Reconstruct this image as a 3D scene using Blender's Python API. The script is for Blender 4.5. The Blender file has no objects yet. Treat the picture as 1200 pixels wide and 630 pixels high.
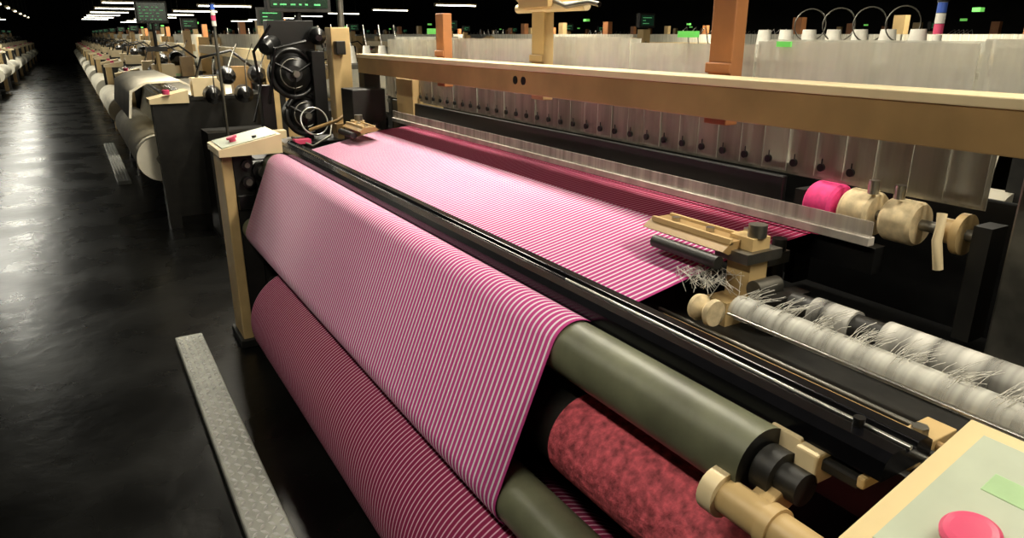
import bpy, math, random
from mathutils import Vector, Matrix
random.seed(4)
sc=bpy.context.scene
sc.view_settings.view_transform='Standard'

# ---------------- materials ----------------
def mat(name,col,rough=.5,metal=0,var=.15,nscale=12,bump=.0,emit=None,es=0,alpha=1,spec=.5,coat=0):
    m=bpy.data.materials.new(name); m.use_nodes=True
    nt=m.node_tree; b=nt.nodes['Principled BSDF']
    tc=nt.nodes.new('ShaderNodeTexCoord')
    n=nt.nodes.new('ShaderNodeTexNoise'); n.inputs['Scale'].default_value=nscale; n.inputs['Detail'].default_value=6
    nt.links.new(tc.outputs['Object'],n.inputs['Vector'])
    r=nt.nodes.new('ShaderNodeValToRGB')
    r.color_ramp.elements[0].position=.3; r.color_ramp.elements[1].position=.7
    r.color_ramp.elements[0].color=[c*(1-var) for c in col]+[1]
    r.color_ramp.elements[1].color=[min(1,c*(1+var)) for c in col]+[1]
    nt.links.new(n.outputs['Fac'],r.inputs['Fac'])
    nt.links.new(r.outputs['Color'],b.inputs['Base Color'])
    b.inputs['Roughness'].default_value=rough; b.inputs['Metallic'].default_value=metal
    b.inputs['Specular IOR Level'].default_value=spec
    b.inputs['Coat Weight'].default_value=coat
    if bump>0:
        bp=nt.nodes.new('ShaderNodeBump'); bp.inputs['Strength'].default_value=bump; bp.inputs['Distance'].default_value=.01
        nt.links.new(n.outputs['Fac'],bp.inputs['Height']); nt.links.new(bp.outputs['Normal'],b.inputs['Normal'])
    if emit:
        b.inputs['Emission Color'].default_value=(*emit,1); b.inputs['Emission Strength'].default_value=es
    b.inputs['Alpha'].default_value=alpha
    return m

def stripes(name,base,line,period,width,rough=.85,sheen=.3):
    m=bpy.data.materials.new(name); m.use_nodes=True
    nt=m.node_tree; b=nt.nodes['Principled BSDF']; L=nt.links
    tc=nt.nodes.new('ShaderNodeTexCoord'); sx=nt.nodes.new('ShaderNodeSeparateXYZ'); L.new(tc.outputs['Object'],sx.inputs[0])
    nz=nt.nodes.new('ShaderNodeTexNoise'); nz.inputs['Scale'].default_value=3; L.new(tc.outputs['Object'],nz.inputs['Vector'])
    wob=nt.nodes.new('ShaderNodeMath'); wob.operation='MULTIPLY_ADD'; wob.inputs[1].default_value=.006
    L.new(nz.outputs['Fac'],wob.inputs[0]); L.new(sx.outputs['Y'],wob.inputs[2])
    d=nt.nodes.new('ShaderNodeMath'); d.operation='DIVIDE'; d.inputs[1].default_value=period; L.new(wob.outputs[0],d.inputs[0])
    f=nt.nodes.new('ShaderNodeMath'); f.operation='FRACT'; L.new(d.outputs[0],f.inputs[0])
    s=nt.nodes.new('ShaderNodeMath'); s.operation='SUBTRACT'; s.inputs[1].default_value=.5; L.new(f.outputs[0],s.inputs[0])
    a=nt.nodes.new('ShaderNodeMath'); a.operation='ABSOLUTE'; L.new(s.outputs[0],a.inputs[0])
    mr=nt.nodes.new('ShaderNodeMapRange'); L.new(a.outputs[0],mr.inputs['Value'])
    mr.inputs['From Min'].default_value=width/2-.05; mr.inputs['From Max'].default_value=width/2+.05
    mr.inputs['To Min'].default_value=1; mr.inputs['To Max'].default_value=0
    mx=nt.nodes.new('ShaderNodeMix'); mx.data_type='RGBA'; L.new(mr.outputs[0],mx.inputs['Factor'])
    mx.inputs['A'].default_value=(*base,1); mx.inputs['B'].default_value=(*line,1)
    n2=nt.nodes.new('ShaderNodeTexNoise'); n2.inputs['Scale'].default_value=400; L.new(tc.outputs['Object'],n2.inputs['Vector'])
    bp=nt.nodes.new('ShaderNodeBump'); bp.inputs['Strength'].default_value=.25; bp.inputs['Distance'].default_value=.001
    L.new(n2.outputs['Fac'],bp.inputs['Height']); L.new(bp.outputs['Normal'],b.inputs['Normal'])
    L.new(mx.outputs['Result'],b.inputs['Base Color'])
    b.inputs['Roughness'].default_value=rough; b.inputs['Sheen Weight'].default_value=sheen
    b.inputs['Specular IOR Level'].default_value=.3
    return m

def streak(name,col,a0,a1,sy=60,rough=.5):
    m=bpy.data.materials.new(name); m.use_nodes=True
    nt=m.node_tree; b=nt.nodes['Principled BSDF']; L=nt.links
    tc=nt.nodes.new('ShaderNodeTexCoord'); mp=nt.nodes.new('ShaderNodeMapping'); mp.inputs['Scale'].default_value=(1,sy,1.2)
    L.new(tc.outputs['Object'],mp.inputs[0])
    n=nt.nodes.new('ShaderNodeTexNoise'); n.inputs['Scale'].default_value=1; n.inputs['Detail'].default_value=3
    L.new(mp.outputs[0],n.inputs['Vector'])
    mr=nt.nodes.new('ShaderNodeMapRange'); mr.inputs['From Min'].default_value=.35; mr.inputs['From Max'].default_value=.65
    mr.inputs['To Min'].default_value=a0; mr.inputs['To Max'].default_value=a1
    L.new(n.outputs['Fac'],mr.inputs['Value']); L.new(mr.outputs[0],b.inputs['Alpha'])
    b.inputs['Base Color'].default_value=(*col,1); b.inputs['Roughness'].default_value=rough
    return m

M={}
M['cream']=mat('cream_paint',(.58,.41,.19),.4,0,.12,7,.05)
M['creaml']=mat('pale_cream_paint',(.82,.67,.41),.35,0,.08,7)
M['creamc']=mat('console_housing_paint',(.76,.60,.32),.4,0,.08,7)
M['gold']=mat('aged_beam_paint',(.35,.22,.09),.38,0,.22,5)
M['orange']=mat('orange_brown_paint',(.42,.17,.06),.5,0,.2,6)
M['black']=mat('black_metal',(.006,.006,.006),.35,.0,.3,20)
M['dark']=mat('oily_dark_steel',(.012,.011,.009),.5,.0,.4,12,.1)
M['gloss']=mat('glossy_black_bar',(.003,.003,.004),.2,0,.2,30,spec=.2)
M['green']=mat('olive_rubber_roller',(.125,.13,.08),.42,0,.3,9,.12)
M['red']=mat('red_friction_rubber',(.52,.085,.11),.8,0,.55,55,.8)
M['steel']=mat('brushed_steel',(.55,.54,.5),.28,1,.15,20)
M['steeld']=mat('worn_steel',(.22,.21,.18),.4,.9,.3,15)
M['plate']=mat('tread_plate_aluminium',(.58,.59,.53),.4,0,.2,10)
M['plateb']=mat('worn_tread_lugs',(.99,.99,.95),.35,0,.03,10)
M['white']=mat('white_yarn',(.80,.77,.68),.8,0,.08,40)
M['lint']=mat('grey_lint',(.60,.58,.52),.9,0,.3,40)
M['sheet']=mat('undyed_cloth',(.90,.84,.68),.85,0,.1,3)
M['pinkyarn']=mat('pink_yarn',(.85,.05,.24),.8,0,.15,60)
M['creamyarn']=mat('cream_yarn',(.66,.53,.32),.8,0,.25,40)
M['redbtn']=mat('red_button_plastic',(.74,.08,.18),.4,0,.05,10)
M['blue']=mat('blue_plastic',(.05,.12,.5),.4)
M['panel']=mat('panel_face',(.50,.55,.42),.4,0,.1,9)
M['glabel']=mat('green_label',(.44,.66,.34),.5)
M['screen']=mat('dark_screen',(.01,.02,.012),.25,emit=(.1,.4,.2),es=.03)
M['led']=mat('green_led',(.1,.6,.2),.4,emit=(.25,.8,.35),es=.22)
M['ledb']=mat('green_indicator',(.1,.5,.1),.4,emit=(.25,.9,.15),es=.45)
M['tube']=mat('lamp_tube',(.9,.95,.9),.4,emit=(.97,1,.92),es=8)
M['heald']=streak('heald_wires',(.86,.85,.75),.45,.8,70)
M['heald2']=streak('heald_frame_aluminium',(.95,.94,.84),.38,.85,12)
M['heald3']=streak('lower_heald_bars',(.50,.48,.41),.45,.95,16)
M['sley']=mat('sley_reed_steel',(.58,.53,.47),.5,.3,.25,14)
M['reed']=streak('reed_wires',(.58,.53,.47),.4,.75,40)
M['smear']=streak('lint_covered_shaft',(.66,.64,.58),.05,.95,22)
M['guard']=streak('fringe_guard',(.68,.67,.60),.25,.65,50)
M['cloth']=stripes('pink_striped_cloth',(.62,.065,.29),(.99,.86,.96),.0185,.34,sheen=.1)
M['clothroll']=stripes('shaded_wound_cloth',(.27,.015,.075),(.82,.52,.64),.0185,.22,sheen=0)  # same striped cloth, with the roll's shade put into darker colours
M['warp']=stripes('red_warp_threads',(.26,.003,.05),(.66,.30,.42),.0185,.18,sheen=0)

# ---------------- mesh builder ----------------
class MB:
    def __init__(s,name): s.n=name; s.v=[]; s.f=[]; s.mi=[]; s.sm=[]; s.mats=[]
    def _m(s,k):
        if k not in s.mats: s.mats.append(k)
        return s.mats.index(k)
    def add(s,vs,fs,k,smooth=False):
        o=len(s.v); s.v+= [tuple(v) for v in vs]; i=s._m(k)
        for f in fs: s.f.append([a+o for a in f]); s.mi.append(i); s.sm.append(smooth)
    def box(s,a,b,k,rot=None,piv=None):
        (x0,y0,z0),(x1,y1,z1)=a,b
        vs=[Vector(p) for p in [(x0,y0,z0),(x1,y0,z0),(x1,y1,z0),(x0,y1,z0),(x0,y0,z1),(x1,y0,z1),(x1,y1,z1),(x0,y1,z1)]]
        if rot:
            c=Vector(piv) if piv else (Vector(a)+Vector(b))/2
            R=Matrix.Rotation(math.radians(rot[1]),3,rot[0]); vs=[c+R@(v-c) for v in vs]
        s.add(vs,[(0,3,2,1),(4,5,6,7),(0,1,5,4),(1,2,6,5),(2,3,7,6),(3,0,4,7)],k)
    def cyl(s,p0,p1,r,k,n=24,r2=None,caps=True,kc=None):
        p0=Vector(p0);p1=Vector(p1); r2=r if r2 is None else r2
        d=(p1-p0).normalized(); u=d.orthogonal().normalized(); w=d.cross(u)
        c0=[p0+(u*math.cos(t)+w*math.sin(t))*r for t in [2*math.pi*i/n for i in range(n)]]
        c1=[p1+(u*math.cos(t)+w*math.sin(t))*r2 for t in [2*math.pi*i/n for i in range(n)]]
        s.add(c0+c1,[(i,(i+1)%n,n+(i+1)%n,n+i) for i in range(n)],k,True)
        if caps:
            s.add(c0,[tuple(range(n))[::-1]],kc or k); s.add(c1,[tuple(range(n))],kc or k)
    def rev(s,p0,p1,prof,k,n=28):
        p0=Vector(p0);p1=Vector(p1)
        for (t0,r0),(t1,r1) in zip(prof,prof[1:]):
            if abs(t1-t0)<1e-6:
                d=(p1-p0).normalized()*1e-4
                s.cyl(p0.lerp(p1,t0),p0.lerp(p1,t1)+d,r0,k,n,r1,caps=False)
            else: s.cyl(p0.lerp(p1,t0),p0.lerp(p1,t1),r0,k,n,r1,caps=False)
        s.cyl(p0,p0.lerp(p1,.001),prof[0][1],k,n); s.cyl(p1.lerp(p0,.001),p1,prof[-1][1],k,n)
    def prof(s,pts,y0,y1,k,closed=True,smooth=False):
        n=len(pts); vs=[(x,y0,z) for x,z in pts]+[(x,y1,z) for x,z in pts]
        m=n if closed else n-1
        s.add(vs,[(i,(i+1)%n,n+(i+1)%n,n+i) for i in range(m)],k,smooth)
        if closed: s.add(vs,[tuple(range(n)),tuple(range(n,2*n))[::-1]],k)
    def tube(s,pts,r,k,n=6):
        pts=[Vector(p) for p in pts]; vs=[]
        for i,p in enumerate(pts):
            d=(pts[min(i+1,len(pts)-1)]-pts[max(i-1,0)]).normalized()
            u=d.cross(Vector((.31,.17,.93))).normalized(); w=d.cross(u)
            vs+=[p+(u*math.cos(2*math.pi*j/n)+w*math.sin(2*math.pi*j/n))*r for j in range(n)]
        s.add(vs,[(i*n+j,i*n+(j+1)%n,(i+1)*n+(j+1)%n,(i+1)*n+j) for i in range(len(pts)-1) for j in range(n)],k,True)
    def torus(s,c,ax,R,r,k,n=36,m=8,a0=0,a1=2*math.pi):
        c=Vector(c);ax=Vector(ax).normalized(); u=ax.orthogonal().normalized(); w=ax.cross(u)
        s.tube([c+(u*math.cos(a0+(a1-a0)*i/n)+w*math.sin(a0+(a1-a0)*i/n))*R for i in range(n+1)],r,k,m)
    def mesh(s):
        me=bpy.data.meshes.new(s.n); me.from_pydata(s.v,[],s.f); me.update()
        for k in s.mats: me.materials.append(M[k])
        for p,i,sm in zip(me.polygons,s.mi,s.sm): p.material_index=i; p.use_smooth=sm
        return me
    def done(s,parent=None,bevel=0,loc=(0,0,0)):
        o=bpy.data.objects.new(s.n,s.mesh()); sc.collection.objects.link(o); o.location=loc
        if parent: o.parent=parent
        if bevel:
            b=o.modifiers.new('bevel','BEVEL'); b.width=bevel; b.segments=2; b.limit_method='ANGLE'; b.angle_limit=math.radians(50)
            b.use_clamp_overlap=True
        return o
def empty(name,loc=(0,0,0)):
    e=bpy.data.objects.new(name,None); sc.collection.objects.link(e); e.location=loc; return e

# ---------------- room ----------------
def floor_mat():
    m=bpy.data.materials.new('polished_dark_concrete'); m.use_nodes=True
    nt=m.node_tree;b=nt.nodes['Principled BSDF'];L=nt.links
    tc=nt.nodes.new('ShaderNodeTexCoord')
    n=nt.nodes.new('ShaderNodeTexNoise'); n.inputs['Scale'].default_value=1.6; n.inputs['Detail'].default_value=9; L.new(tc.outputs['Object'],n.inputs['Vector'])
    r=nt.nodes.new('ShaderNodeValToRGB'); r.color_ramp.elements[0].color=(.0015,.0015,.0013,1); r.color_ramp.elements[1].color=(.006,.006,.005,1)
    r.color_ramp.elements[0].position=.4; r.color_ramp.elements[1].position=.75
    L.new(n.outputs['Fac'],r.inputs['Fac']); L.new(r.outputs['Color'],b.inputs['Base Color'])
    mr=nt.nodes.new('ShaderNodeMapRange'); mr.inputs['From Min'].default_value=.3; mr.inputs['From Max'].default_value=.7
    mr.inputs['To Min'].default_value=.22; mr.inputs['To Max'].default_value=.34
    L.new(n.outputs['Fac'],mr.inputs['Value']); L.new(mr.outputs[0],b.inputs['Roughness'])
    n2=nt.nodes.new('ShaderNodeTexNoise'); n2.inputs['Scale'].default_value=9; n2.inputs['Detail'].default_value=5; L.new(tc.outputs['Object'],n2.inputs['Vector'])
    bp=nt.nodes.new('ShaderNodeBump'); bp.inputs['Strength'].default_value=.22; bp.inputs['Distance'].default_value=.01
    L.new(n2.outputs['Fac'],bp.inputs['Height']); L.new(bp.outputs['Normal'],b.inputs['Normal'])
    b.inputs['Specular IOR Level'].default_value=.35
    return m
M['floor']=floor_mat()
M['wall']=mat('dark_wall_paint',(.015,.015,.014),.8,0,.2,2)
X0,X1,Y0,Y1,ZC=-8,18,-4,62,4.6
for nm,a,b,k in [('floor',(X0,Y0,-.1),(X1,Y1,0),'floor'),('ceiling',(X0,Y0,ZC),(X1,Y1,ZC+.1),'wall'),
    ('wall_left',(X0-.1,Y0,0),(X0,Y1,ZC),'wall'),('wall_right',(X1,Y0,0),(X1+.1,Y1,ZC),'wall'),
    ('wall_back',(X0,Y1,0),(X1,Y1+.1,ZC),'wall'),('wall_front',(X0,Y0-.1,0),(X1,Y0,ZC),'wall')]:
    m=MB(nm); m.box(a,b,k); m.done()

# ---------------- main loom ----------------
loom=empty('weaving_loom')
m=MB('far_side_frame')
m.box((.60,3.95,0),(.655,4.2,1.10),'cream'); m.box((.655,3.96,0),(.76,4.2,1.10),'dark'); m.box((.76,3.97,.10),(1.9,4.18,1.02),'dark')
m.box((.58,3.93,0),(.80,4.22,.05),'dark'); m.box((1.7,3.95,0),(1.9,4.2,1.45),'cream')
m.box((1.35,4.0,1.0),(1.55,4.2,1.40),'dark')
m.cyl((.80,3.93,1.0),(.80,3.97,1.0),.05,'black'); m.cyl((.80,3.89,1.0),(.80,3.95,1.0),.03,'steeld')
m.cyl((.72,3.91,.95),(.72,3.97,.95),.03,'black'); m.cyl((.72,3.90,.95),(.72,3.92,.95),.018,'steeld')
m.cyl((.72,3.92,1.04),(.72,3.97,1.04),.025,'black'); m.cyl((.72,3.905,1.04),(.72,3.925,1.04),.014,'steeld')
m.box((.66,3.93,.80),(.74,3.96,.88),'black')
m.done(loom,.006)
m=MB('near_side_frame')
m.box((.86,.14,0),(1.06,.40,1.04),'dark'); m.box((1.06,.16,.10),(1.9,.38,.98),'dark')
m.box((.84,.12,0),(1.08,.42,.05),'dark'); m.box((1.72,.55,0),(1.86,.72,1.62),'steeld')
m.done(loom,.006)
m=MB('loom_bed_and_dark_backing')
m.box((1.12,.38,.35),(1.85,3.97,.98),'black'); m.box((1.1,.38,.98),(1.34,3.97,1.03),'dark')  # first box is an added black interior that blocks light
m.box((1.7,.38,0.05),(2.1,3.97,.6),'dark')
m.box((1.02,.40,.92),(1.10,3.96,1.04),'dark')
m.box((1.71,1.32,1.0),(1.73,4.3,1.312),'black')  # added black sheet, stands in for the shade below the healds
m.box((1.95,.6,.6),(1.97,4.3,1.30),'black')  # added black backing that darkens the loom interior
m.done(loom,.004)
m=MB('breast_bar')
m.prof([(.905,1.085),(.91,1.115),(.925,1.126),(.955,1.126),(.96,1.116),(.985,1.116),(.99,1.126),(1.015,1.126),(1.03,1.116),(1.03,1.095),(1.02,1.085)],.47,4.1,'gloss')
m.cyl((.972,.47,1.121),(.972,1.35,1.121),.004,'steel',10)
m.done(loom,.002)
m=MB('breast_roller')
m.cyl((.868,.64,1.03),(.868,3.93,1.03),.066,'green',40,kc='black'); m.cyl((.868,.56,1.03),(.868,.64,1.03),.028,'dark')
m.done(loom)
m=MB('guide_roller')
m.cyl((.722,.56,.69),(.722,3.93,.69),.062,'green',40,kc='black'); m.cyl((.722,.40,.69),(.722,.56,.69),.025,'steeld'); m.done(loom)
m=MB('friction_roller')
m.cyl((.89,.45,.815),(.89,1.145,.815),.105,'red',48,kc='dark'); m.cyl((.89,1.145,.815),(.89,3.9,.815),.10,'dark',48); m.cyl((.89,.40,.815),(.89,.45,.815),.04,'steeld'); m.done(loom)

def arc(cx,cz,r,a0,a1,n=14): return [(cx+r*math.cos(math.radians(a0+(a1-a0)*i/n)),cz+r*math.sin(math.radians(a0+(a1-a0)*i/n))) for i in range(n+1)]
path=[(1.42,1.182),(1.3,1.160),(1.15,1.130),(1.035,1.108),(1.0,1.078),(.93,1.078)]
path+=arc(.868,1.03,.070,60,156)
path+=arc(.722,.69,.066,156,290)
CY0,CY1=1.16,3.82
m=MB('striped_fabric'); m.prof(path,CY0,CY1,'cloth',closed=False,smooth=True)
fab=m.done(); so=fab.modifiers.new('thickness','SOLIDIFY'); so.thickness=.0015
m=MB('fabric_roll')
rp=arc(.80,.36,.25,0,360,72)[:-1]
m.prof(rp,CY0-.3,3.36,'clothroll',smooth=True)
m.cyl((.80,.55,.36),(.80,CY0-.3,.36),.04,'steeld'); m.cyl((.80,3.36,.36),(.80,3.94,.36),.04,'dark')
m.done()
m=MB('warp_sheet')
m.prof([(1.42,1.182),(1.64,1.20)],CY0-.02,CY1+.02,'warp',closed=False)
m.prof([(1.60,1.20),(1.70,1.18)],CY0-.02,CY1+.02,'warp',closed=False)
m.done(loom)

m=MB('sley_reed')
m.box((1.62,.98,1.200),(1.645,4.1,1.222),'sley'); m.box((1.630,.98,1.222),(1.633,4.1,1.262),'reed'); m.box((1.655,.98,1.12),(1.70,4.1,1.19),'black')
m.done(loom,.004)
m=MB('arch_beam')
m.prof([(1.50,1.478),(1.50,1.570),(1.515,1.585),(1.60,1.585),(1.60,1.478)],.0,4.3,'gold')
m.box((1.493,0,1.566),(1.61,4.3,1.588),'creaml')  # pale cap puts the light on the beam's top face into colour
for y in (2.40,2.46): m.cyl((1.497,y,1.528),(1.503,y,1.528),.016,'black')
m.box((1.5,4.2,1.0),(1.6,4.3,1.48),'dark')
m.done(loom,.003)
m=MB('heald_frames')
y=.80; i=0
while y<4.45:
    m.box((1.74+.003*(i%3),y,1.322),(1.743+.003*(i%3),y+.084,1.50),'heald3'); y+=.09; i+=1
m.box((1.765,.80,1.31),(1.768,4.45,1.50),'heald3')
for j,(ya,yb) in enumerate([(.3,.88),(.89,1.52),(1.53,2.1),(2.11,2.72),(2.73,3.55),(3.56,4.5)]):
    m.box((1.78,ya,1.5),(1.784,yb,1.69-.010*(j%3)),'heald2')
    m.box((1.83,ya,1.5),(1.834,yb,1.670+.015*(j%2)),'heald2')
    m.box((1.88,ya+.05,1.5),(1.884,yb-.05,1.60),'heald2')
    m.box((1.80,ya,1.62-.02*(j%2)),(1.81,yb,1.635-.02*(j%2)),'heald')
m.box((1.775,3.75,1.70),(1.795,3.88,1.73),'ledb'); m.box((1.775,1.78,1.69),(1.795,1.86,1.71),'ledb'); m.box((1.775,1.40,1.665),(1.78,1.45,1.68),'ledb')
m.done(loom)
m=MB('heald_hooks')
y=1.13
while y<4.3:
    m.cyl((1.730,y,1.350),(1.738,y,1.350),.011,'black',12); m.cyl((1.735,y,1.345),(1.735,y,1.375),.002,'black',6); y+=.09
m.done(loom)
m=MB('heald_posts')
for y,k,z1 in ((1.50,'orange',2.25),(2.49,'cream',1.84),(3.41,'orange',1.80)):
    m.box((1.65,y,1.44),(1.70,y+.09,z1),k)
    m.box((1.64,y-.004,1.59),(1.65,y+.094,1.62),k); m.box((1.60,y+.01,1.48),(1.65,y+.08,1.56),k)
m.box((1.62,2.42,1.80),(1.76,2.64,1.84),'cream'); m.cyl((1.66,2.22,1.80),(1.66,2.70,1.80),.018,'creaml')
m.tube([(1.66,2.50,1.84),(1.64,2.32,1.80),(1.64,2.18,1.81),(1.64,2.12,1.80)],.010,'steeld'); m.tube([(1.66,2.62,1.84),(1.70,2.72,1.88),(1.72,2.80,1.84)],.010,'cream')
m.done(loom,.004)

def temple(name,y,s):
    m=MB(name)
    m.prof([(1.24,1.215),(1.27,1.235),(1.33,1.235),(1.35,1.22),(1.33,1.212),(1.26,1.205)],*sorted((y,y+s*.28)),'gold')
    m.box((1.262,min(y,y+s*.27),1.228),(1.272,max(y,y+s*.27),1.242),'cream'); m.box((1.325,min(y,y+s*.27),1.228),(1.335,max(y,y+s*.27),1.242),'cream')
    m.box((1.30,y-.035,1.08),(1.36,y+.035,1.245),'cream')
    m.box((1.27,y-.05,1.19),(1.39,y+.05,1.215),'steeld')
    m.box((1.25,y-.02,1.03),(1.40,y+.05,1.09),'cream')
    m.cyl((1.33,y-.02,1.245),(1.33,y-.02,1.275),.022,'steeld'); m.cyl((1.36,y+.03,1.215),(1.36,y+.03,1.25),.014,'steel',6)
    m.cyl((1.23,y+s*.0,1.19),(1.23,y+s*.22,1.19),.016,'dark')
    m.cyl((1.29,y-.06,1.13),(1.37,y-.06,1.13),.022,'steeld')
    m.box((1.38,y-.02,1.16),(1.46,y+.02,1.19),'steeld'); m.cyl((1.44,y,1.12),(1.44,y,1.22),.018,'dark')
    m.cyl((1.30,y+s*.10,1.235),(1.30,y+s*.10,1.245),.012,'steel',6); m.cyl((1.30,y+s*.22,1.235),(1.30,y+s*.22,1.245),.012,'steel',6)
    if s>0:
        for i in range(60):
            yy=y+random.uniform(-.02,.1); x=1.20+random.uniform(-.03,.05)
            m.tube([(x,yy,1.14),(x+random.uniform(-.02,.03),yy-.02,1.155+random.uniform(0,.02)),(x+random.uniform(-.03,.05),yy-random.uniform(.03,.07),1.12+random.uniform(0,.04))],.0006,'lint',3)
    m.done(loom,.003 if s<0 else 0)
temple('temple_near',1.10,1); temple('temple_far',3.88,-1)

m=MB('tension_rods')
for x,z,r,k,y1 in ((1.055,1.062,.007,'steel',1.2),(1.085,1.060,.006,'dark',1.3),(1.115,1.062,.008,'gold',1.15),(1.15,1.058,.005,'steeld',1.2)):
    m.cyl((x,.42,z),(x,y1,z),r,k,12)
m.box((1.04,.50,1.03),(1.17,.55,1.075),'cream'); m.cyl((1.10,.525,1.075),(1.10,.525,1.09),.014,'steeld',6)
m.rev((1.16,1.09,1.10),(1.16,1.03,1.10),[(0,.03),(.2,.032),(.5,.014),(.8,.032),(1,.03)],'creamyarn')
m.done(loom,.002)
m=MB('waste_selvedge_fringe')
m.cyl((1.22,.15,1.105),(1.22,1.02,1.105),.026,'smear',20)
m.prof(arc(1.22,1.10,.036,20,170,10),.15,1.02,'guard',closed=False,smooth=True)
m.cyl((1.185,.15,1.10),(1.185,1.02,1.10),.003,'steel',6)
for c_ in range(9):
    yc=.28+c_*.09
    for i in range(30):
        y=yc+random.gauss(0,.014); x=random.uniform(1.20,1.25); h=random.uniform(.01,.04)
        dy=-.01-random.uniform(0,.03); dx=random.uniform(0,.06)
        m.tube([(x,y,1.125),(x+dx*.5,y+dy*.5,1.125+h*.7),(x+dx,y+dy,1.125+h)],.0007,'lint',3)
m.done(loom)
m=MB('lint_shaft')
m.cyl((1.36,.15,1.10),(1.36,.98,1.10),.03,'dark'); m.cyl((1.36,.15,1.10),(1.36,.75,1.10),.038,'smear'); m.cyl((1.36,.82,1.10),(1.36,.92,1.10),.036,'smear')
m.box((1.30,.98,1.03),(1.42,1.03,1.12),'dark')
m.done(loom)
m=MB('roller_bracket')
m.cyl((.80,.66,.99),(.80,.40,.99),.030,'cream'); m.cyl((.80,.68,.99),(.80,.65,.99),.040,'creaml'); m.cyl((.80,.57,.99),(.80,.55,.99),.036,'cream')
m.box((.80,.58,.985),(.92,.62,1.03),'cream',('Y',-25)); m.box((.885,.56,1.03),(.935,.60,1.085),'creaml'); m.box((.90,.60,1.05),(.93,.66,1.09),'creaml')
m.box((.90,.50,1.055),(1.0,.59,1.075),'dark'); m.box((.90,.49,1.06),(1.0,.503,1.08),'cream')
m.cyl((.955,.545,1.07),(.955,.545,1.14),.009,'black'); m.cyl((.955,.545,1.075),(.955,.545,1.10),.022,'steeld',6); m.cyl((.955,.545,1.10),(.955,.545,1.115),.016,'steel',6)
m.cyl((.868,.60,1.03),(.868,.635,1.03),.042,'dark')
m.box((.84,.40,.60),(.92,.46,1.02),'dark'); m.box((.70,.40,.62),(.92,.44,.74),'dark'); m.box((.75,.38,.25),(.95,.42,.62),'dark')
m.done(loom,.004)

def P(x): return 1.125+(x-.70)*.2963+.004
m=MB('control_console')
m.prof([(.70,1.06),(.70,1.125),(.97,1.205),(.97,1.06)],.06,.40,'creamc')
m.prof([(.724,1.1327),(.722,1.1365),(.946,1.2029),(.948,1.1991)],.09,.372,'panel')
bx,by=.786,.298
m.cyl((bx,by,P(bx)),(bx-.003,by,P(bx)+.008),.018,'redbtn')
m.rev((bx-.002,by,P(bx)+.006),(bx-.006,by,P(bx)+.020),[(0,.026),(.3,.031),(.65,.031),(.88,.027),(.97,.02),(1,.008)],'redbtn',36)
m.box((.86,.28,P(.88)-.002),(.895,.33,P(.88)+.001),'glabel',('Y',-16.5))
m.done(loom,.004)
m=MB('control_console_far')
m.prof([(.58,1.10),(.58,1.135),(.90,1.20),(.90,1.10)],3.86,4.22,'creaml')
m.prof([(.60,1.141),(.60,1.144),(.88,1.201),(.88,1.197)],3.88,4.20,'panel')
m.cyl((.68,4.0,1.15),(.675,4.0,1.175),.018,'redbtn'); m.cyl((.675,4.0,1.175),(.672,4.0,1.185),.028,'redbtn')
m.cyl((.78,3.95,1.17),(.778,3.95,1.19),.012,'black')
m.done(loom,.003)

m=MB('yarn_spools')
m.cyl((1.75,.78,1.25),(1.75,1.26,1.25),.014,'steeld')
for y,k,r in ((1.15,'pinkyarn',.062),(1.045,'creamyarn',.060),(.93,'creamyarn',.056)):
    m.rev((1.75,y,1.25),(1.75,y+.085,1.25),[(0,r*.9),(.1,r),(.9,r),(1,r*.9)],k)
m.rev((1.75,.82,1.25),(1.75,.88,1.25),[(0,.05),(.3,.05),(.3,.03),(1,.03)],'cream')
m.tube([(1.70,.86,1.30),(1.68,.85,1.24),(1.69,.84,1.17)],.012,'creaml',8)
for y in (1.05,.98): m.cyl((1.72,y,1.31),(1.72,y,1.345),.014,'steel',8)
m.box((1.73,.76,1.0),(1.80,.80,1.28),'dark'); m.box((1.73,1.26,1.0),(1.80,1.29,1.28),'dark')
m.done(loom)

def plate(y0,y1):
    m=MB('diamond_plate_step')
    m.prof([(.265,0),(.265,.035),(.27,.04),(.405,.04),(.41,.035),(.41,0)],y0,y1,'plate')
    i=0; y=y0+.03
    while y<y1-.02:
        for c in range(4):
            x=.287+c*.0335; sgn=1 if (c+i)%2 else -1
            L=.019; wd=.0068; ang=math.radians(50*sgn)
            d=Vector((math.cos(ang),math.sin(ang),0)); n=Vector((-d.y,d.x,0)); p=Vector((x,y,.0400)); u=Vector((0,0,.006))
            vs=[p-d*L,p+d*L,p-n*wd,p+n*wd,p-d*L*.6+u,p+d*L*.6+u,p-n*wd*.5+u,p+n*wd*.5+u]
            m.add(vs,[(0,2,6,4),(2,1,5,6),(1,3,7,5),(3,0,4,7),(4,6,5,7)],'plateb')
        y+=.034; i+=1
    return m.done()
plate(.45,4.2); plate(9.5,13.1)

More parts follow.
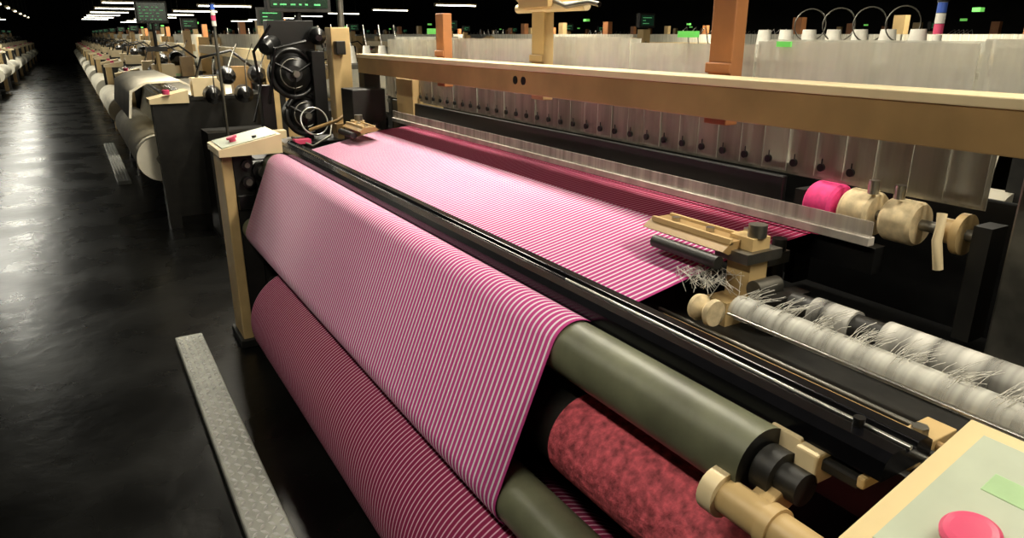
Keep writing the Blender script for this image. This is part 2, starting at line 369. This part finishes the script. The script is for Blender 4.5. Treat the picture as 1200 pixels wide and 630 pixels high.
# ---------------- far end machinery ----------------
m=MB('weft_feeder')
for (x,z,R) in ((1.17,1.47,.14),(1.22,1.22,.12)):
    m.torus((x,4.55,z),(0.2,-1,.1),R,.016,'black')
    m.rev((x,4.52,z),(x+.03,4.80,z-.02),[(0,R*.35),(.1,R*.75),(.3,R*.9),(.9,R*.95),(1,R*.4)],'black')
    m.torus((x,4.53,z),(0.2,-1,.1),R*.62,.004,'steeld')
    for a in range(3):
        t=a*2*math.pi/3+.5; m.tube([(x,4.50,z),(x+R*math.cos(t),4.54,z+R*math.sin(t))],.008,'black')
    m.cyl((x,4.46,z),(x,4.53,z),.02,'steeld')
m.torus((1.24,4.42,1.19),(.1,-1,.4),.085,.006,'steel')
m.cyl((1.25,4.6,0),(1.25,4.6,1.3),.03,'dark'); m.box((1.02,4.45,1.0),(1.45,4.75,1.06),'black'); m.box((.85,4.35,.3),(1.45,4.8,1.0),'black')
m.box((1.28,4.5,1.1),(1.36,4.6,1.6),'black'); m.box((.98,4.62,1.05),(1.06,4.7,1.4),'black')
m.rev((1.0,4.5,1.62),(1.12,4.7,1.66),[(0,.03),(.2,.05),(.8,.05),(1,.02)],'black')
m.box((1.06,4.62,1.55),(1.34,4.72,1.78),'black'); m.rev((1.32,4.45,1.68),(1.34,4.6,1.70),[(0,.02),(.3,.05),(.8,.05),(1,.02)],'black')
m.tube([(1.2,4.4,1.14),(1.35,4.3,1.2),(1.45,4.35,1.25)],.012,'gold'); m.tube([(1.0,4.5,1.3),(1.05,4.45,1.62),(1.25,4.5,1.66)],.012,'black')
m.tube([(1.3,4.5,1.66),(1.36,4.6,1.74),(1.39,4.6,1.62)],.014,'steeld')
m.tube([(1.05,4.5,1.75),(.95,4.55,1.6),(.98,4.6,1.4),(.9,4.5,1.2)],.010,'black'); m.tube([(1.1,4.45,1.1),(1.2,4.35,1.05),(1.32,4.38,1.1),(1.36,4.45,1.2)],.008,'steeld')
m.box((.98,4.40,1.10),(1.06,4.46,1.15),'creaml'); m.box((1.1,4.38,1.06),(1.2,4.44,1.09),'redbtn')
m.done(loom,.003)
m=MB('feeder_stand')
m.box((1.41,4.5,0),(1.53,4.62,1.74),'cream'); m.cyl((1.50,4.56,1.74),(1.50,4.56,2.6),.02,'steeld')
m.box((1.39,4.47,1.1),(1.56,4.65,1.16),'gold'); m.box((1.42,4.44,1.58),(1.48,4.5,1.66),'black')
m.done(loom,.005)
def monitor(x,y,z,w,h,nm='loom_monitor'):
    m=MB(nm)
    m.box((x-w/2,y,z),(x+w/2,y+.08,z+h),'dark'); m.box((x-w/2+.02,y-.004,z+.025),(x+w/2-.02,y,z+h-.02),'screen')
    for i in range(5):
        zz=z+.04+i*(h-.08)/5
        xx=x-w/2+.04
        while xx<x+w/2-.08:
            l=random.uniform(.01,.05); m.box((xx,y-.006,zz),(xx+l,y-.004,zz+.010),'led'); xx+=l+random.uniform(.01,.05)
    m.cyl((x,y+.05,z),(x,y+.05,z-.3),.02,'dark'); m.box((x-.12,y+.0,z-.34),(x+.12,y+.12,z-.28),'dark'); m.cyl((x,y+.06,0),(x,y+.06,z-.28),.025,'cream')
    return m.done(None,.004)
monitor(1.37,5.0,1.84,.42,.3)
monitor(.98,10.3,1.83,.36,.26)

def tower(x,y,z,par=None):
    m=MB('signal_tower'); m.cyl((x,y,0),(x,y,z),.012,'steeld',10)
    for i,k in enumerate(('white','redbtn','white','blue')): m.cyl((x,y,z+i*.04),(x,y,z+i*.04+.038),.018,k,16)
    m.cyl((x,y,z+.16),(x,y,z+.17),.02,'black',16); m.done(par)
tower(1.02,6.2,1.76); tower(2.98,1.66,1.66,loom)

m=MB('yarn_creel')
for yy in (1.2,2.6): m.cyl((3.0,yy,0),(3.0,yy,1.62),.02,'steeld')
m.box((2.9,1.1,1.55),(3.1,2.7,1.58),'steeld')
for i in range(7):
    y=1.75+i*.13; m.cyl((3.0,y,1.58),(3.0,y,1.72),.045,'white',20,r2=.03)
for i in range(4):
    y=1.82+i*.15; m.torus((3.0,y,1.74),(.55,.85,0),.072,.003,'steeld',n=24,m=6)
    m.cyl((3.0,y,1.60),(3.0,y,1.70),.004,'steel',6)
m.done(loom)

# ---------------- background looms ----------------
def bg_mesh():
    m=MB('background_loom')
    for y0 in (0,3.5):
        m.box((0,y0,0),(.10,y0+.2,1.12),'cream' if y0 else 'dark'); m.box((.10,y0+.01,.1),(1.5,y0+.19,1.15),'dark')
        m.box((.1,y0,1.14),(1.2,y0+.2,1.17),'dark'); m.box((1.15,y0,.2),(1.3,y0+.2,1.66),'cream')
        m.prof([(-.02,1.12),(-.02,1.16),(.3,1.23),(.3,1.12)],y0-.02,y0+.25,'creaml')
        m.cyl((.12,y0-.03,1.2),(.12,y0-.03,1.24),.03,'redbtn')
        m.box((.35,y0+.02,1.17),(.62,y0+.18,1.33),'creaml'); m.box((.7,y0+.03,1.17),(.85,y0+.15,1.42),'gold')
        m.tube([(.4,y0+.1,1.33),(.45,y0+.05,1.5),(.7,y0,1.56),(.9,y0+.05,1.4)],.014,'black')
    m.box((.5,.2,.2),(1.5,3.5,1.0),'black')
    m.cyl((.25,.2,1.06),(.25,3.5,1.06),.06,'green'); m.box((.28,.2,1.1),(.4,3.5,1.14),'gloss')
    m.prof([(.9,1.18),(.42,1.13),(.28,1.135),(.20,1.10),(.1,.72),(.14,.68)],.35,3.3,'sheet',closed=False)
    m.prof(arc(.02,.62,.2,0,360,40)[:-1],.15,3.4,'sheet',smooth=True)
    m.cyl((.02,.05,.62),(.02,3.5,.62),.04,'steeld')
    m.prof([(.98,1.46),(.98,1.56),(1.08,1.56),(1.08,1.46)],-.1,3.8,'creaml')
    m.box((1.22,.15,1.3),(1.225,3.55,1.7),'heald'); m.box((1.28,.15,1.25),(1.285,3.55,1.66),'heald2')
    for y in (.8,1.8,2.8): m.box((1.35,y,.8),(1.42,y+.1,1.85),'orange' if y!=1.8 else 'cream')
    m.box((1.5,.3,.4),(2.0,3.4,.95),'dark')
    for i in range(4):
        x=.45+.13*i
        m.rev((x,-.45,1.2+.16*(i%2)),(x+.02,-.2,1.2+.16*(i%2)),[(0,.03),(.3,.07),(.9,.08),(1,.03)],'black',14)
        m.tube([(x,-.47,1.2+.16*(i%2)),(x,-.52,1.45),(x+.1,-.4,1.62)],.006,'steeld',5)
    m.box((.35,-.5,.0),(.9,-.1,.9),'dark'); m.box((.9,-.4,0),(1.0,-.3,1.75),'cream')
    m.box((.5,3.72,.9),(.9,4.1,1.3),'creaml'); m.box((.45,3.75,.2),(.95,4.1,.9),'dark'); m.rev((.7,3.8,1.38),(.7,4.0,1.40),[(0,.04),(.3,.09),(.9,.09),(1,.03)],'black',14)
    m.box((.55,3.715,1.05),(.7,3.72,1.2),'glabel')
    for i in range(5):
        m.cyl((1.5+i*.15,-.5,1.45),(1.5+i*.15,-.5,1.6),.05,'white',14,r2=.03); 
        m.tube([(1.5+i*.15,-.5,1.6),(1.5+i*.15,-.45,1.78),(1.55+i*.15,-.3,1.7)],.006,'steel',5)
    m.box((1.4,-.6,1.4),(2.3,-.4,1.44),'steeld'); m.box((1.8,-.55,0),(1.86,-.45,1.4),'dark')
    m.box((1.30,1.2,1.86),(1.36,1.26,1.89),'ledb')
    m.box((.9,-.33,1.77),(1.12,-.27,1.92),'dark'); m.box((.92,-.335,1.79),(1.10,-.33,1.90),'screen')
    for i in range(3): m.box((.94,-.337,1.81+i*.03),(.94+.12*random.random()+.03,-.335,1.817+i*.03),'led')
    return m.mesh()
BG=bg_mesh()
def bg(x,y,mirror=False):
    o=bpy.data.objects.new('background_loom',BG); sc.collection.objects.link(o); o.location=(x,y,0)
    if mirror: o.scale=(-1,1,1)
for i in range(10): bg(.56,7.0+i*4.9)
for i in range(10): bg(4.6,1.8+i*4.9)
for i in range(9): bg(8.6,4.0+i*4.9)
for i in range(8): bg(12.6,8+i*4.9)
for i in range(9): bg(-1.75,14.5+i*4.9,True)
m=MB('cloth_stack')
m.prof([(.42,1.22),(.55,1.29),(.85,1.30),(.95,1.24),(.93,1.235),(.84,1.285),(.56,1.275),(.44,1.205),(.40,.98),(.38,.98)],7.3,9.6,'sheet',smooth=True)
m.done()

# ---------------- lamps ----------------
def lamp_mesh():
    m=MB('fluorescent_lamp')
    m.box((-.65,-.06,.03),(.65,.06,.07),'creaml')
    m.cyl((-.62,-.03,.015),(.62,-.03,.015),.013,'tube',10); m.cyl((-.62,.03,.015),(.62,.03,.015),.013,'tube',10)
    m.box((-.65,-.05,-.01),(-.62,.05,.03),'creaml'); m.box((.62,-.05,-.01),(.65,.05,.03),'creaml')
    for x in (-.5,.5): m.cyl((x,0,.07),(x,0,1.9),.004,'steeld',6)
    return m.mesh()
LM=lamp_mesh()
def lamp(x,y,z=2.6,rot=0):
    o=bpy.data.objects.new('fluorescent_lamp',LM); sc.collection.objects.link(o); o.location=(x,y,z); o.rotation_euler=(0,0,rot)
def area(x,y,z,sx,sy,p,rotz=0,col=(1,.92,.75)):
    l=bpy.data.lights.new('lamp_light','AREA'); l.shape='RECTANGLE'; l.size=sx; l.size_y=sy; l.energy=p; l.color=col
    o=bpy.data.objects.new('lamp_light',l); sc.collection.objects.link(o); o.location=(x,y,z); o.rotation_euler=(0,0,rotz)
H=math.pi/2
for y,p in ((.0,34),(2.4,46),(4.4,46)):
    lamp(1.75,y,2.66,H); area(1.75,y,2.64,.16,1.3,p)
for y,p in ((.9,25),(3.1,12)):
    lamp(-.35,y,2.7,H); area(-.35,y,2.68,.16,1.3,p)  # these aisle lamps are added to light the front of the cloth
lamp(1.1,6.0,2.5,H); area(1.1,6.0,2.48,.16,1.3,28)  # added lamp to brighten the cloth sheets on the next loom
for r in range(9):
    y=7.2+r*4.9
    lamp(1.6,y,2.45); lamp(9.6,y+2,2.45); lamp(3.6,y+3,2.35)
    if r<4: area(1.6,y,2.43,1.2,.14,50)
    if r<3: area(9.6,y+2,2.43,1.2,.14,60)
lamp(5.6,3,2.45); area(5.6,3,2.43,1.2,.14,40); lamp(5.6,8,2.45); area(5.6,8,2.43,1.2,.14,40)
for r in range(9):
    y=15+r*4.5; lamp(-1.6,y,2.6,H); lamp(-3.4,y+2,2.5)
    if r<5: area(-1.6,y,2.58,.3,1.3,60,0,(1,.97,.84))
w=bpy.data.worlds.new('world'); sc.world=w; w.use_nodes=True
w.node_tree.nodes['Background'].inputs[0].default_value=(.6,.5,.38,1); w.node_tree.nodes['Background'].inputs[1].default_value=.02

# ---------------- camera ----------------
c=bpy.data.cameras.new('camera'); co=bpy.data.objects.new('camera',c); sc.collection.objects.link(co)
co.location=(0,0,1.7); co.rotation_euler=(math.radians(90-18.4),0,math.radians(-31.1)); c.lens=24.8; c.sensor_width=36; c.clip_start=.02
sc.camera=co
